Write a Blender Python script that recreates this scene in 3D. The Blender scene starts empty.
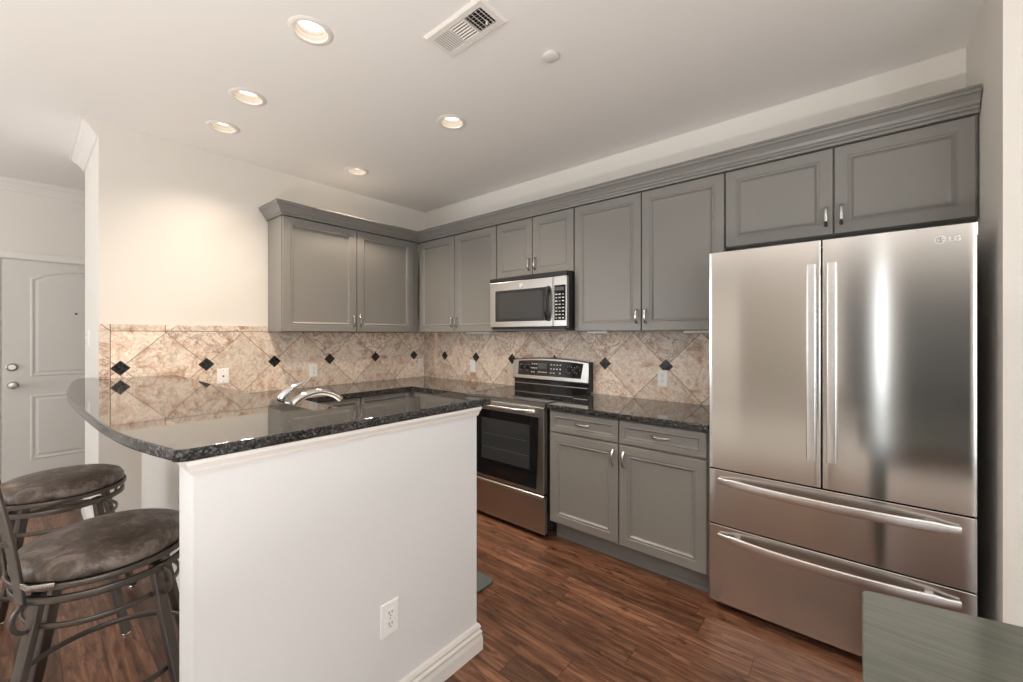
import bpy, bmesh, math, random
from math import sin, cos, pi, radians, atan2, sqrt
from mathutils import Vector, Matrix

SC = bpy.context.scene
COL = SC.collection
R = radians

# ------------------------------------------------------------------ camera
F_PX, HY = 412.8, 335.138
cam_d = bpy.data.cameras.new('camera')
cam = bpy.data.objects.new('camera', cam_d); COL.objects.link(cam)
cam.location = (3.7179, -2.8985, 1.3718)
cam.rotation_euler = (R(90), 0, 0.7008)
cam_d.sensor_fit = 'HORIZONTAL'; cam_d.sensor_width = 36.0
cam_d.lens = F_PX * 36.0 / 1023.0
cam_d.shift_y = -(341.0 - HY) / 1023.0
cam_d.clip_start = 0.03
SC.camera = cam

# ------------------------------------------------------------------ view, world
SC.view_settings.view_transform = 'Standard'
SC.view_settings.look = 'None'
SC.view_settings.gamma = 1.0
SC.view_settings.use_curve_mapping = False
SC.view_settings.exposure = 0.32
world = bpy.data.worlds.new('world'); SC.world = world
world.use_nodes = True
world.node_tree.nodes['Background'].inputs[0].default_value = (0.75, 0.87, 1.0, 1)
world.node_tree.nodes['Background'].inputs[1].default_value = 1.0
SC.cycles.max_bounces = 10
SC.cycles.diffuse_bounces = 6
SC.cycles.glossy_bounces = 6
SC.cycles.sample_clamp_indirect = 6.0
SC.cycles.use_denoising = True

def area(name, loc, rot, sx, sy, power, col, spread=180):
    d = bpy.data.lights.new(name, 'AREA'); d.shape = 'RECTANGLE'; d.size = sx; d.size_y = sy
    d.energy = power; d.color = col; d.spread = R(spread)
    o = bpy.data.objects.new(name, d); COL.objects.link(o); o.location = loc; o.rotation_euler = rot
    return o
# daylight entering by the windows of the room behind the camera
DAY = (0.93, 0.97, 1.0)
area('daylight_east_window', (7.44, -4.0, 1.45), (0, R(90), 0), 1.9, 2.6, 46, DAY)
area('daylight_rear_window', (-.35, -6.42, 1.45), (R(90), 0, 0), 2.2, 1.8, 50, DAY)
area('daylight_sidelight', (4.08, -6.42, 1.35), (R(90), 0, 0), 0.11, 1.85, 1.8, DAY)
area('daylight_rear_east_window', (6.5, -6.42, 1.45), (R(90), 0, 0), 1.3, 1.8, 30, DAY)

H = 2.74
LIGHTS = [(1.831, -2.061), (1.031, -2.062), (0.519, -2.047), (0.515, -1.099), (1.717, -1.119)]
WARM = (1.0, 0.83, 0.66)

# ------------------------------------------------------------------ materials
def new_mat(name, col=(.8, .8, .8), rough=.5, metal=0.0, ior=1.45, coat=0.0):
    m = bpy.data.materials.new(name); m.use_nodes = True
    b = m.node_tree.nodes['Principled BSDF']
    b.inputs['Base Color'].default_value = (*col, 1)
    b.inputs['Roughness'].default_value = rough
    b.inputs['Metallic'].default_value = metal
    b.inputs['IOR'].default_value = ior
    b.inputs['Coat Weight'].default_value = coat
    return m
def N(m, t, **kw):
    n = m.node_tree.nodes.new(t)
    for k, v in kw.items():
        if k in n.inputs: n.inputs[k].default_value = v
        else: setattr(n, k, v)
    return n
def LK(m, a, b): m.node_tree.links.new(a, b)
def bsdf(m): return m.node_tree.nodes['Principled BSDF']
def bump_noise(m, scale, strength, dist=.002, detail=3, stretch=None):
    tc = N(m, 'ShaderNodeTexCoord'); nz = N(m, 'ShaderNodeTexNoise', Scale=scale, Detail=detail)
    src = tc.outputs['Object']
    if stretch:
        mp = N(m, 'ShaderNodeMapping'); mp.inputs['Scale'].default_value = stretch
        LK(m, src, mp.inputs[0]); src = mp.outputs[0]
    LK(m, src, nz.inputs['Vector'])
    bp = N(m, 'ShaderNodeBump', Strength=strength, Distance=dist)
    LK(m, nz.outputs['Fac'], bp.inputs['Height']); LK(m, bp.outputs[0], bsdf(m).inputs['Normal'])
    return nz
def ramp(m, fac, stops):
    r = N(m, 'ShaderNodeValToRGB'); e = r.color_ramp.elements
    while len(e) < len(stops): e.new(.5)
    for i, (p, c) in enumerate(stops): e[i].position = p; e[i].color = (*c, 1)
    LK(m, fac, r.inputs[0]); return r
def math_n(m, op, a, b=None, c=None):
    n = N(m, 'ShaderNodeMath', operation=op)
    for i, v in enumerate((a, b, c)):
        if v is None: continue
        if isinstance(v, (int, float)): n.inputs[i].default_value = v
        else: LK(m, v, n.inputs[i])
    return n.outputs[0]
def mix(m, fac, a, b, blend='MIX'):
    n = N(m, 'ShaderNodeMix', data_type='RGBA', blend_type=blend)
    for sock, v in ((n.inputs[0], fac), (n.inputs[6], a), (n.inputs[7], b)):
        if isinstance(v, (int, float)): sock.default_value = v
        elif isinstance(v, tuple): sock.default_value = (*v, 1)
        else: LK(m, v, sock)
    return n.outputs[2]

M = {}
M['wall'] = new_mat('warm_white_wall_paint', (.78, .74, .68), .75); bump_noise(M['wall'], 90, .35, .0015, 2)
M['wing'] = new_mat('white_textured_wall_paint', (.77, .765, .755), .7); bump_noise(M['wing'], 75, .45, .0018, 2)
M['ceil'] = new_mat('ceiling_paint', (.87, .845, .81), .8); bump_noise(M['ceil'], 70, .35, .0015, 3)
M['trim'] = new_mat('white_gloss_trim', (.80, .76, .71), .35)
M['door'] = new_mat('cream_door_paint', (.68, .65, .60), .4)
M['cab'] = new_mat('grey_satin_cabinet_paint', (.225, .215, .198), .33)
bump_noise(M['cab'], 8, .05, .002, 2)
M['gap'] = new_mat('dark_recess', (.02, .02, .02), .6)
M['nickel'] = new_mat('brushed_nickel', (.62, .60, .57), .24, 1.0)
M['chrome'] = new_mat('chrome', (.80, .80, .80), .07, 1.0)
M['plastic'] = new_mat('white_outlet_plastic', (.92, .91, .88), .35)
M['slot'] = new_mat('black_slot', (.02, .02, .02), .5)
M['blackglass'] = new_mat('black_glass', (.008, .008, .009), .04, 0, 1.55)
M['blackplastic'] = new_mat('black_plastic', (.018, .018, .02), .3)
M['ovenwin'] = new_mat('oven_window_glass', (.035, .037, .038), .06, 0, 1.5)
M['print'] = new_mat('pale_printed_legends', (.6, .62, .62), .5)
M['lcd'] = new_mat('dim_display', (.09, .10, .10), .15)
M['rubber'] = new_mat('slate_rubber_mat', (.075, .09, .095), .6); bump_noise(M['rubber'], 200, .4, .002)
M['fridgeside'] = new_mat('dark_grey_fridge_side', (.09, .09, .09), .45)
M['bronze'] = new_mat('dark_bronze_stool_metal', (.135, .118, .105), .36, .85)
M['knob'] = new_mat('satin_nickel_knob', (.42, .39, .35), .25, 1.0)

def steel(name, col, rough, stretch):
    m = new_mat(name, col, rough, 1.0)
    tc = N(m, 'ShaderNodeTexCoord'); mp = N(m, 'ShaderNodeMapping'); mp.inputs['Scale'].default_value = stretch
    LK(m, tc.outputs['Object'], mp.inputs[0])
    nz = N(m, 'ShaderNodeTexNoise', Scale=1.0, Detail=3); LK(m, mp.outputs[0], nz.inputs['Vector'])
    rr = N(m, 'ShaderNodeMapRange'); rr.inputs[3].default_value = rough * .8; rr.inputs[4].default_value = rough * 1.25
    LK(m, nz.outputs['Fac'], rr.inputs[0]); LK(m, rr.outputs[0], bsdf(m).inputs['Roughness'])
    bp = N(m, 'ShaderNodeBump', Strength=.06, Distance=.001)
    LK(m, nz.outputs['Fac'], bp.inputs['Height']); LK(m, bp.outputs[0], bsdf(m).inputs['Normal'])
    return m
M['steel_v'] = new_mat('brushed_stainless_front', (.69, .675, .65), .15, 1.0)
bsdf(M['steel_v']).inputs['Anisotropic'].default_value = .92
_t = N(M['steel_v'], 'ShaderNodeCombineXYZ'); _t.inputs[2].default_value = 1.0
LK(M['steel_v'], _t.outputs[0], bsdf(M['steel_v']).inputs['Tangent'])
M['steel_h'] = steel('horizontally_brushed_stainless', (.56, .54, .515), .30, (3, 260, 260))
M['steel_hd'] = new_mat('polished_stainless_handle', (.82, .80, .78), .27, 1.0)

# granite
m = M['granite'] = new_mat('dark_speckled_granite', (.02, .02, .02), .04, 0, 2.0)
tc = N(m, 'ShaderNodeTexCoord')
v1 = N(m, 'ShaderNodeTexVoronoi', Scale=130); LK(m, tc.outputs['Object'], v1.inputs['Vector'])
n1 = N(m, 'ShaderNodeTexNoise', Scale=45, Detail=5, Roughness=.75); LK(m, tc.outputs['Object'], n1.inputs['Vector'])
n2 = N(m, 'ShaderNodeTexNoise', Scale=170, Detail=3, Roughness=.7); LK(m, tc.outputs['Object'], n2.inputs['Vector'])
r1 = ramp(m, n1.outputs['Fac'], [(.38, (.007, .007, .007)), (.5, (.022, .021, .02)), (.6, (.05, .046, .042)), (.68, (.025, .028, .032))])
r2 = ramp(m, n2.outputs['Fac'], [(.56, (0, 0, 0)), (.66, (1, 1, 1))])
sepv = N(m, 'ShaderNodeSeparateColor'); LK(m, v1.outputs['Color'], sepv.inputs[0])
f1 = math_n(m, 'MULTIPLY', r2.outputs[0], .55)
c1 = mix(m, f1, r1.outputs[0], (.30, .26, .22))
f2 = math_n(m, 'MULTIPLY', math_n(m, 'GREATER_THAN', sepv.outputs[0], .86), .55)
c2 = mix(m, f2, c1, (.15, .16, .17))
LK(m, c2, bsdf(m).inputs['Base Color'])

geo = N(m, 'ShaderNodeNewGeometry'); sg = N(m, 'ShaderNodeSeparateXYZ'); LK(m, geo.outputs['True Normal'], sg.inputs[0])
side = math_n(m, 'LESS_THAN', math_n(m, 'ABSOLUTE', sg.outputs[2]), .9)       # sawn edges are honed, the top is polished
er_ = N(m, 'ShaderNodeMapRange'); er_.inputs[3].default_value = .035; er_.inputs[4].default_value = .17
LK(m, side, er_.inputs[0]); LK(m, er_.outputs[0], bsdf(m).inputs['Roughness'])
ei_ = N(m, 'ShaderNodeMapRange'); ei_.inputs[3].default_value = 2.5; ei_.inputs[4].default_value = 1.42
LK(m, side, ei_.inputs[0]); LK(m, ei_.outputs[0], bsdf(m).inputs['IOR'])

# travertine tile laid on the diagonal with small dark square insets
def tile_material(name, axis, u0, start=None):
    m = new_mat(name, (.5, .4, .3), .32)
    P, ZC = .4665, 1.155
    tc = N(m, 'ShaderNodeTexCoord'); sp = N(m, 'ShaderNodeSeparateXYZ'); LK(m, tc.outputs['Object'], sp.inputs[0])
    U = math_n(m, 'SUBTRACT', sp.outputs[axis], u0); Z = math_n(m, 'SUBTRACT', sp.outputs[2], ZC)
    a = math_n(m, 'DIVIDE', math_n(m, 'ADD', U, Z), P); b = math_n(m, 'DIVIDE', math_n(m, 'SUBTRACT', U, Z), P)
    fa, fb = math_n(m, 'FLOOR', a), math_n(m, 'FLOOR', b)
    def edge(x):
        fr = math_n(m, 'FRACT', x); return math_n(m, 'MINIMUM', fr, math_n(m, 'SUBTRACT', 1.0, fr))
    g = math_n(m, 'MINIMUM', edge(a), edge(b))
    # insets: |dU|+|dZ| < r around (k*P, 0)
    ui = math_n(m, 'SUBTRACT', U, math_n(m, 'MULTIPLY', math_n(m, 'ROUND', math_n(m, 'DIVIDE', U, P)), P))
    dd = math_n(m, 'ADD', math_n(m, 'ABSOLUTE', ui), math_n(m, 'ABSOLUTE', Z))
    inset = math_n(m, 'LESS_THAN', dd, .047); ingr = math_n(m, 'LESS_THAN', dd, .051)
    grout = math_n(m, 'LESS_THAN', g, .0052)
    border = None
    if start is not None:   # a plain border strip round the open end of the field
        bu = math_n(m, 'LESS_THAN', sp.outputs[axis], start)
        bz = math_n(m, 'MULTIPLY', math_n(m, 'GREATER_THAN', sp.outputs[2], 1.399), math_n(m, 'LESS_THAN', sp.outputs[axis], -1.60))
        border = math_n(m, 'MAXIMUM', bu, bz)
        e1 = math_n(m, 'LESS_THAN', math_n(m, 'ABSOLUTE', math_n(m, 'SUBTRACT', sp.outputs[axis], start)), .0022)
        e2 = math_n(m, 'LESS_THAN', math_n(m, 'ABSOLUTE', math_n(m, 'SUBTRACT', sp.outputs[2], 1.399)), .0022)
        e2 = math_n(m, 'MULTIPLY', e2, math_n(m, 'GREATER_THAN', sp.outputs[axis], start))
        mit = math_n(m, 'LESS_THAN', math_n(m, 'ABSOLUTE', math_n(m, 'ADD', math_n(m, 'SUBTRACT', sp.outputs[axis], start), math_n(m, 'SUBTRACT', sp.outputs[2], 1.399))), .0028)
        mit = math_n(m, 'MULTIPLY', mit, bu)
        # joints of the border pieces
        zj = math_n(m, 'ABSOLUTE', math_n(m, 'SUBTRACT', sp.outputs[2], 1.098))
        j1 = math_n(m, 'MULTIPLY', math_n(m, 'LESS_THAN', zj, .002), bu)
        uj = math_n(m, 'ABSOLUTE', math_n(m, 'SUBTRACT', sp.outputs[axis], -2.254))
        j2 = math_n(m, 'MULTIPLY', math_n(m, 'LESS_THAN', uj, .002), bz)
        bg = math_n(m, 'MAXIMUM', math_n(m, 'MAXIMUM', e1, e2), math_n(m, 'MAXIMUM', mit, math_n(m, 'MAXIMUM', j1, j2)))
        nb = math_n(m, 'SUBTRACT', 1.0, border)
        grout = math_n(m, 'MAXIMUM', math_n(m, 'MULTIPLY', grout, nb), bg)
        inset = math_n(m, 'MULTIPLY', inset, nb); ingr = math_n(m, 'MULTIPLY', ingr, nb)
    cid = N(m, 'ShaderNodeCombineXYZ'); LK(m, fa, cid.inputs[0]); LK(m, fb, cid.inputs[1]); cid.inputs[2].default_value = axis * 7.3
    if border is not None: LK(m, math_n(m, 'MULTIPLY', border, 5.5), cid.inputs[2])
    wn = N(m, 'ShaderNodeTexWhiteNoise'); wn.noise_dimensions = '3D'; LK(m, cid.outputs[0], wn.inputs['Vector'])
    off = N(m, 'ShaderNodeVectorMath', operation='MULTIPLY_ADD'); LK(m, wn.outputs['Color'], off.inputs[0])
    off.inputs[1].default_value = (9, 9, 9); LK(m, tc.outputs['Object'], off.inputs[2])
    nA = N(m, 'ShaderNodeTexNoise', Scale=9, Detail=8, Roughness=.68, Distortion=.7); LK(m, off.outputs[0], nA.inputs['Vector'])
    nB = N(m, 'ShaderNodeTexNoise', Scale=48, Detail=5, Roughness=.75); LK(m, off.outputs[0], nB.inputs['Vector'])
    nC = N(m, 'ShaderNodeTexNoise', Scale=5.5, Detail=7, Roughness=.7, Distortion=1.6); LK(m, off.outputs[0], nC.inputs['Vector'])
    base = ramp(m, nA.outputs['Fac'], [(.34, (.50, .33, .24)), (.43, (.80, .62, .49)), (.54, (.94, .84, .72)), (.66, (.70, .56, .45))])
    speck = ramp(m, nB.outputs['Fac'], [(.38, (.66, .56, .50)), (.55, (1, 1, 1))])
    c = mix(m, .6, base.outputs[0], speck.outputs[0], 'MULTIPLY')
    vein = math_n(m, 'ABSOLUTE', math_n(m, 'SUBTRACT', nC.outputs['Fac'], .5))
    vr = ramp(m, vein, [(.0, (1, 1, 1)), (.030, (0, 0, 0))])
    sep = N(m, 'ShaderNodeSeparateColor'); LK(m, wn.outputs['Color'], sep.inputs[0])
    vf = math_n(m, 'MULTIPLY', vr.outputs[0], math_n(m, 'MULTIPLY', sep.outputs[1], .85))
    c = mix(m, vf, c, (.24, .14, .095))
    ton = N(m, 'ShaderNodeMapRange'); ton.inputs[3].default_value = .80; ton.inputs[4].default_value = 1.14
    LK(m, sep.outputs[0], ton.inputs[0])
    cc = N(m, 'ShaderNodeVectorMath', operation='SCALE'); LK(m, c, cc.inputs[0]); LK(m, ton.outputs[0], cc.inputs['Scale'])
    c = mix(m, math_n(m, 'MAXIMUM', grout, ingr), cc.outputs[0], (.17, .115, .08))
    nD = N(m, 'ShaderNodeTexNoise', Scale=60, Detail=3); LK(m, tc.outputs['Object'], nD.inputs['Vector'])
    dk = ramp(m, nD.outputs['Fac'], [(.4, (.010, .011, .012)), (.7, (.05, .052, .055))])
    c = mix(m, inset, c, dk.outputs[0])
    LK(m, c, bsdf(m).inputs['Base Color'])
    ro = N(m, 'ShaderNodeMapRange'); ro.inputs[3].default_value = .36; ro.inputs[4].default_value = .16
    LK(m, inset, ro.inputs[0]); LK(m, ro.outputs[0], bsdf(m).inputs['Roughness'])
    h = math_n(m, 'SUBTRACT', math_n(m, 'MULTIPLY', nB.outputs['Fac'], .25), math_n(m, 'MAXIMUM', grout, ingr))
    bp = N(m, 'ShaderNodeBump', Strength=.5, Distance=.002); LK(m, h, bp.inputs['Height']); LK(m, bp.outputs[0], bsdf(m).inputs['Normal'])
    return m
M['tile_back'] = tile_material('travertine_tile_field', 0, .355)
M['tile_left'] = tile_material('bordered_travertine_tile_field', 1, -1.55 - .0, start=-2.531)

# hardwood planks
m = M['floor'] = new_mat('hand_scraped_brown_hardwood', (.2, .1, .05), .34)
tc = N(m, 'ShaderNodeTexCoord'); sp = N(m, 'ShaderNodeSeparateXYZ'); LK(m, tc.outputs['Object'], sp.inputs[0])
PW = .127
row = math_n(m, 'DIVIDE', sp.outputs[1], PW); ri = math_n(m, 'FLOOR', row); rf = math_n(m, 'FRACT', row)
wr = N(m, 'ShaderNodeTexWhiteNoise'); wr.noise_dimensions = '1D'; LK(m, ri, wr.inputs['W'])
col_ = math_n(m, 'ADD', math_n(m, 'DIVIDE', sp.outputs[0], .92), math_n(m, 'MULTIPLY', wr.outputs[0], 7.0))
ci = math_n(m, 'FLOOR', col_); cf = math_n(m, 'FRACT', col_)
cid = N(m, 'ShaderNodeCombineXYZ'); LK(m, ri, cid.inputs[0]); LK(m, ci, cid.inputs[1])
wn = N(m, 'ShaderNodeTexWhiteNoise'); wn.noise_dimensions = '3D'; LK(m, cid.outputs[0], wn.inputs['Vector'])
off = N(m, 'ShaderNodeVectorMath', operation='MULTIPLY_ADD'); LK(m, wn.outputs['Color'], off.inputs[0]); off.inputs[1].default_value = (13, 13, 13)
LK(m, tc.outputs['Object'], off.inputs[2])
mp = N(m, 'ShaderNodeMapping'); mp.inputs['Scale'].default_value = (1.6, 17, 1); LK(m, off.outputs[0], mp.inputs[0])
g1 = N(m, 'ShaderNodeTexNoise', Scale=2.2, Detail=6, Roughness=.65, Distortion=.8); LK(m, mp.outputs[0], g1.inputs['Vector'])
mp2 = N(m, 'ShaderNodeMapping'); mp2.inputs['Scale'].default_value = (5.0, 12, 1); LK(m, off.outputs[0], mp2.inputs[0])
g2 = N(m, 'ShaderNodeTexNoise', Scale=2.0, Detail=4, Roughness=.6); LK(m, mp2.outputs[0], g2.inputs['Vector'])
gr = ramp(m, g1.outputs['Fac'], [(.30, (.052, .021, .012)), (.48, (.135, .060, .034)), (.66, (.25, .125, .073))])
kn = ramp(m, g2.outputs['Fac'], [(.29, (.22, .17, .15)), (.42, (1, 1, 1))])
c = mix(m, .8, gr.outputs[0], kn.outputs[0], 'MULTIPLY')
ton = N(m, 'ShaderNodeMapRange'); ton.inputs[3].default_value = .62; ton.inputs[4].default_value = 1.35
LK(m, wn.outputs[0], ton.inputs[0])
cs = N(m, 'ShaderNodeVectorMath', operation='SCALE'); LK(m, c, cs.inputs[0]); LK(m, ton.outputs[0], cs.inputs['Scale'])
er = math_n(m, 'MINIMUM', rf, math_n(m, 'SUBTRACT', 1.0, rf)); ec = math_n(m, 'MINIMUM', cf, math_n(m, 'SUBTRACT', 1.0, cf))
sr = math_n(m, 'LESS_THAN', er, .014); s_c = math_n(m, 'LESS_THAN', ec, .0022)
seam = math_n(m, 'MAXIMUM', sr, s_c)
c = mix(m, math_n(m, 'MULTIPLY', seam, .7), cs.outputs[0], (.04, .018, .010))
LK(m, c, bsdf(m).inputs['Base Color'])
hh = math_n(m, 'SUBTRACT', math_n(m, 'MULTIPLY', g1.outputs['Fac'], .5), math_n(m, 'MULTIPLY', seam, 1.0))
bp = N(m, 'ShaderNodeBump', Strength=.45, Distance=.003); LK(m, hh, bp.inputs['Height']); LK(m, bp.outputs[0], bsdf(m).inputs['Normal'])

# worn brown stool upholstery
m = M['leather'] = new_mat('worn_brown_upholstery', (.1, .07, .05), .42)
tc = N(m, 'ShaderNodeTexCoord'); a = N(m, 'ShaderNodeTexNoise', Scale=13, Detail=8, Roughness=.75, Distortion=.5); LK(m, tc.outputs['Object'], a.inputs['Vector'])
rr = ramp(m, a.outputs['Fac'], [(.38, (.050, .035, .027)), (.50, (.105, .078, .062)), (.62, (.22, .175, .145))])
LK(m, rr.outputs[0], bsdf(m).inputs['Base Color'])
b2 = N(m, 'ShaderNodeTexNoise', Scale=120, Detail=3); LK(m, tc.outputs['Object'], b2.inputs['Vector'])
bp = N(m, 'ShaderNodeBump', Strength=.25, Distance=.002); LK(m, b2.outputs['Fac'], bp.inputs['Height']); LK(m, bp.outputs[0], bsdf(m).inputs['Normal'])
# grey-green stained table
m = M['table'] = new_mat('grey_green_satin_table', (.12, .125, .10), .20)
tc = N(m, 'ShaderNodeTexCoord'); mp = N(m, 'ShaderNodeMapping'); mp.inputs['Scale'].default_value = (5, 60, 5); LK(m, tc.outputs['Object'], mp.inputs[0])
a = N(m, 'ShaderNodeTexNoise', Scale=1.4, Detail=5); LK(m, mp.outputs[0], a.inputs['Vector'])
rr = ramp(m, a.outputs['Fac'], [(.35, (.085, .092, .072)), (.65, (.115, .122, .098))]); LK(m, rr.outputs[0], bsdf(m).inputs['Base Color'])
# lamp lens (gives off light)
m = M['lens'] = new_mat('lit_lamp_lens', (1, 1, 1), .5)
bsdf(m).inputs['Emission Color'].default_value = (1, .90, .78, 1); bsdf(m).inputs['Emission Strength'].default_value = 4.0
m = M['baffle'] = new_mat('cream_lamp_baffle', (.42, .38, .33), .5)
m = M['glass'] = new_mat('window_glass', (1, 1, 1), 0.0); bsdf(m).inputs['Transmission Weight'].default_value = 1.0

# ------------------------------------------------------------------ mesh helpers
def obj(name, bm, mat, parent=None, smooth=False, bevel=0, seg=2, label=None, angle=35):
    bmesh.ops.remove_doubles(bm, verts=bm.verts, dist=1e-6)
    bmesh.ops.recalc_face_normals(bm, faces=bm.faces)
    me = bpy.data.meshes.new(name); bm.to_mesh(me); bm.free()
    mats = mat if isinstance(mat, (list, tuple)) else [mat]
    for q in mats: me.materials.append(q)
    if smooth:
        for p in me.polygons: p.use_smooth = True
        try: me.set_sharp_from_angle(angle=R(angle))
        except Exception: pass
    o = bpy.data.objects.new(name, me); COL.objects.link(o)
    if parent is not None: o.parent = parent
    if bevel:
        b = o.modifiers.new('bevel', 'BEVEL'); b.width = bevel; b.segments = seg; b.limit_method = 'ANGLE'; b.angle_limit = R(40)
        b.harden_normals = False
    if label: o['label'] = label
    return o
def thing(name, label, cat, loc=(0, 0, 0), rz=0, group=None):
    o = bpy.data.objects.new(name, None); COL.objects.link(o); o.empty_display_size = .05
    o.location = loc; o.rotation_euler = (0, 0, rz); o['label'] = label; o['category'] = cat
    if group: o['group'] = group
    return o
def tag(o, label, cat, group=None, kind=None):
    o['label'] = label; o['category'] = cat
    if group: o['group'] = group
    if kind: o['kind'] = kind
    return o
def struct(name, bm, mat, label=None, parent=None, **k):
    o = obj(name, bm, mat, parent, **k); o['kind'] = 'structure'
    if label: o['label'] = label
    return o
def copy_tree(o, parent=None):
    c = o.copy(); COL.objects.link(c)
    if parent is not None: c.parent = parent
    for ch in list(o.children): copy_tree(ch, c)
    return c
def BM(): return bmesh.new()
def box(bm, x0, x1, y0, y1, z0, z1, mi=0):
    vs = [bm.verts.new(p) for p in ((x0, y0, z0), (x1, y0, z0), (x1, y1, z0), (x0, y1, z0), (x0, y0, z1), (x1, y0, z1), (x1, y1, z1), (x0, y1, z1))]
    for f in ((0, 1, 2, 3), (7, 6, 5, 4), (0, 4, 5, 1), (1, 5, 6, 2), (2, 6, 7, 3), (3, 7, 4, 0)):
        bm.faces.new([vs[i] for i in f]).material_index = mi
    return bm
def bx(*a): return box(BM(), *a)
def prism(bm, pts, z0, z1):
    a = [bm.verts.new((x, y, z0)) for x, y in pts]; b = [bm.verts.new((x, y, z1)) for x, y in pts]
    bm.faces.new(a[::-1]); bm.faces.new(b); n = len(pts)
    for i in range(n): bm.faces.new((a[i], a[(i + 1) % n], b[(i + 1) % n], b[i]))
    return bm
def lathe(bm, prof, c=(0, 0, 0), axis='Z', seg=32, cap=True):
    """prof: list of (radius, height)"""
    def P(r, h, t):
        x, y, z = r * cos(t), r * sin(t), h
        if axis == 'Y': x, y, z = x, -h, y       # height runs towards -y
        if axis == 'X': x, y, z = h, x, y
        return (c[0] + x, c[1] + y, c[2] + z)
    rings = []
    for r, h in prof:
        if r < 1e-6: rings.append([bm.verts.new(P(0, h, 0))])
        else: rings.append([bm.verts.new(P(r, h, 2 * pi * i / seg)) for i in range(seg)])
    for a, b in zip(rings, rings[1:]):
        if len(a) == 1 and len(b) == 1: continue
        if len(a) == 1: [bm.faces.new((a[0], b[i], b[(i + 1) % seg])) for i in range(seg)]
        elif len(b) == 1: [bm.faces.new((a[i], a[(i + 1) % seg], b[0])) for i in range(seg)]
        else: [bm.faces.new((a[i], a[(i + 1) % seg], b[(i + 1) % seg], b[i])) for i in range(seg)]
    if cap:
        if len(rings[0]) > 1: bm.faces.new(rings[0][::-1])
        if len(rings[-1]) > 1: bm.faces.new(rings[-1])
    return bm
def sweep(bm, path, shape, closed=False, up=Vector((0, 0, 1)), scales=None):
    """sweep a closed 2-d outline [(side, up)] along a 3-d path"""
    path = [Vector(p) for p in path]; n = len(path); rings = []
    for i, p in enumerate(path):
        if closed: t = path[(i + 1) % n] - path[i - 1]
        else: t = path[min(i + 1, n - 1)] - path[max(i - 1, 0)]
        t.normalize(); s = t.cross(up)
        if s.length < 1e-4: s = t.cross(Vector((0, 1, 0)))
        s.normalize(); u = s.cross(t).normalized(); k = scales[i] if scales else 1
        k = k if isinstance(k, tuple) else (k, k)
        rings.append([bm.verts.new(p + s * a * k[0] + u * b * k[1]) for a, b in shape])
    m_ = len(shape); rng = range(n if closed else n - 1)
    for i in rng:
        a, b = rings[i], rings[(i + 1) % n]
        for j in range(m_): bm.faces.new((a[j], a[(j + 1) % m_], b[(j + 1) % m_], b[j]))
    if not closed: bm.faces.new(rings[0][::-1]); bm.faces.new(rings[-1])
    return bm
def circ(r, n=10): return [(r * cos(2 * pi * i / n), r * sin(2 * pi * i / n)) for i in range(n)]
def rrect(w, h, r=None, n=3):
    r = min(w, h) * .3 if r is None else r; out = []
    for cx, cy, a0 in ((w / 2 - r, h / 2 - r, 0), (-w / 2 + r, h / 2 - r, 90), (-w / 2 + r, -h / 2 + r, 180), (w / 2 - r, -h / 2 + r, 270)):
        for i in range(n + 1):
            a = R(a0 + 90 * i / n); out.append((cx + r * cos(a), cy + r * sin(a)))
    return out
def molding(bm, path, prof, closed=False):
    """mitred moulding: path in plan (room on the RIGHT of travel), prof closed outline [(out, z)]"""
    loop = path[0] == path[-1]
    if loop: path = path[:-1]
    n = len(path); rings = []
    for i in range(n):
        p = Vector(path[i])
        d0 = (p - Vector(path[i - 1])).normalized() if (i > 0 or loop) else None
        d1 = (Vector(path[(i + 1) % n]) - p).normalized() if (i < n - 1 or loop) else None
        if d0 is None: d0 = d1
        if d1 is None: d1 = d0
        n0 = Vector((d0.y, -d0.x)); n1 = Vector((d1.y, -d1.x)); b = (n0 + n1)
        b = b / max(1e-6, b.dot(n0))
        rings.append([bm.verts.new((p.x + b.x * o, p.y + b.y * o, z)) for o, z in prof])
    k = len(prof)
    for a, b in zip(rings, rings[1:] + (rings[:1] if loop else [])):
        for j in range(k): bm.faces.new((a[j], a[(j + 1) % k], b[(j + 1) % k], b[j]))
    if not loop: bm.faces.new(rings[0][::-1]); bm.faces.new(rings[-1])
    return bm
def panel(bm, x0, x1, z0, z1, loops, yb=0):
    """rectangular moulded front facing -y; loops (inset, depth towards the room)"""
    rings = []
    for ins, dep in loops:
        rings.append([bm.verts.new((x, yb - dep, z)) for x, z in ((x0 + ins, z0 + ins), (x1 - ins, z0 + ins), (x1 - ins, z1 - ins), (x0 + ins, z1 - ins))])
    bm.faces.new(rings[0])
    for a, b in zip(rings, rings[1:]):
        for j in range(4): bm.faces.new((a[j], a[(j + 1) % 4], b[(j + 1) % 4], b[j]))
    bm.faces.new(rings[-1])
    return bm
def offset_poly(pts, d):
    out = []; n = len(pts)
    for i in range(n):
        p0, p, p1 = (Vector(pts[i - 1]), Vector(pts[i]), Vector(pts[(i + 1) % n]))
        a = (p - p0).normalized(); b = (p1 - p).normalized(); na = Vector((-a.y, a.x)); nb = Vector((-b.y, b.x))
        q = na + nb; q = q / max(.2, q.dot(na)); out.append((p.x + q.x * d, p.y + q.y * d))
    return out

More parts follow.
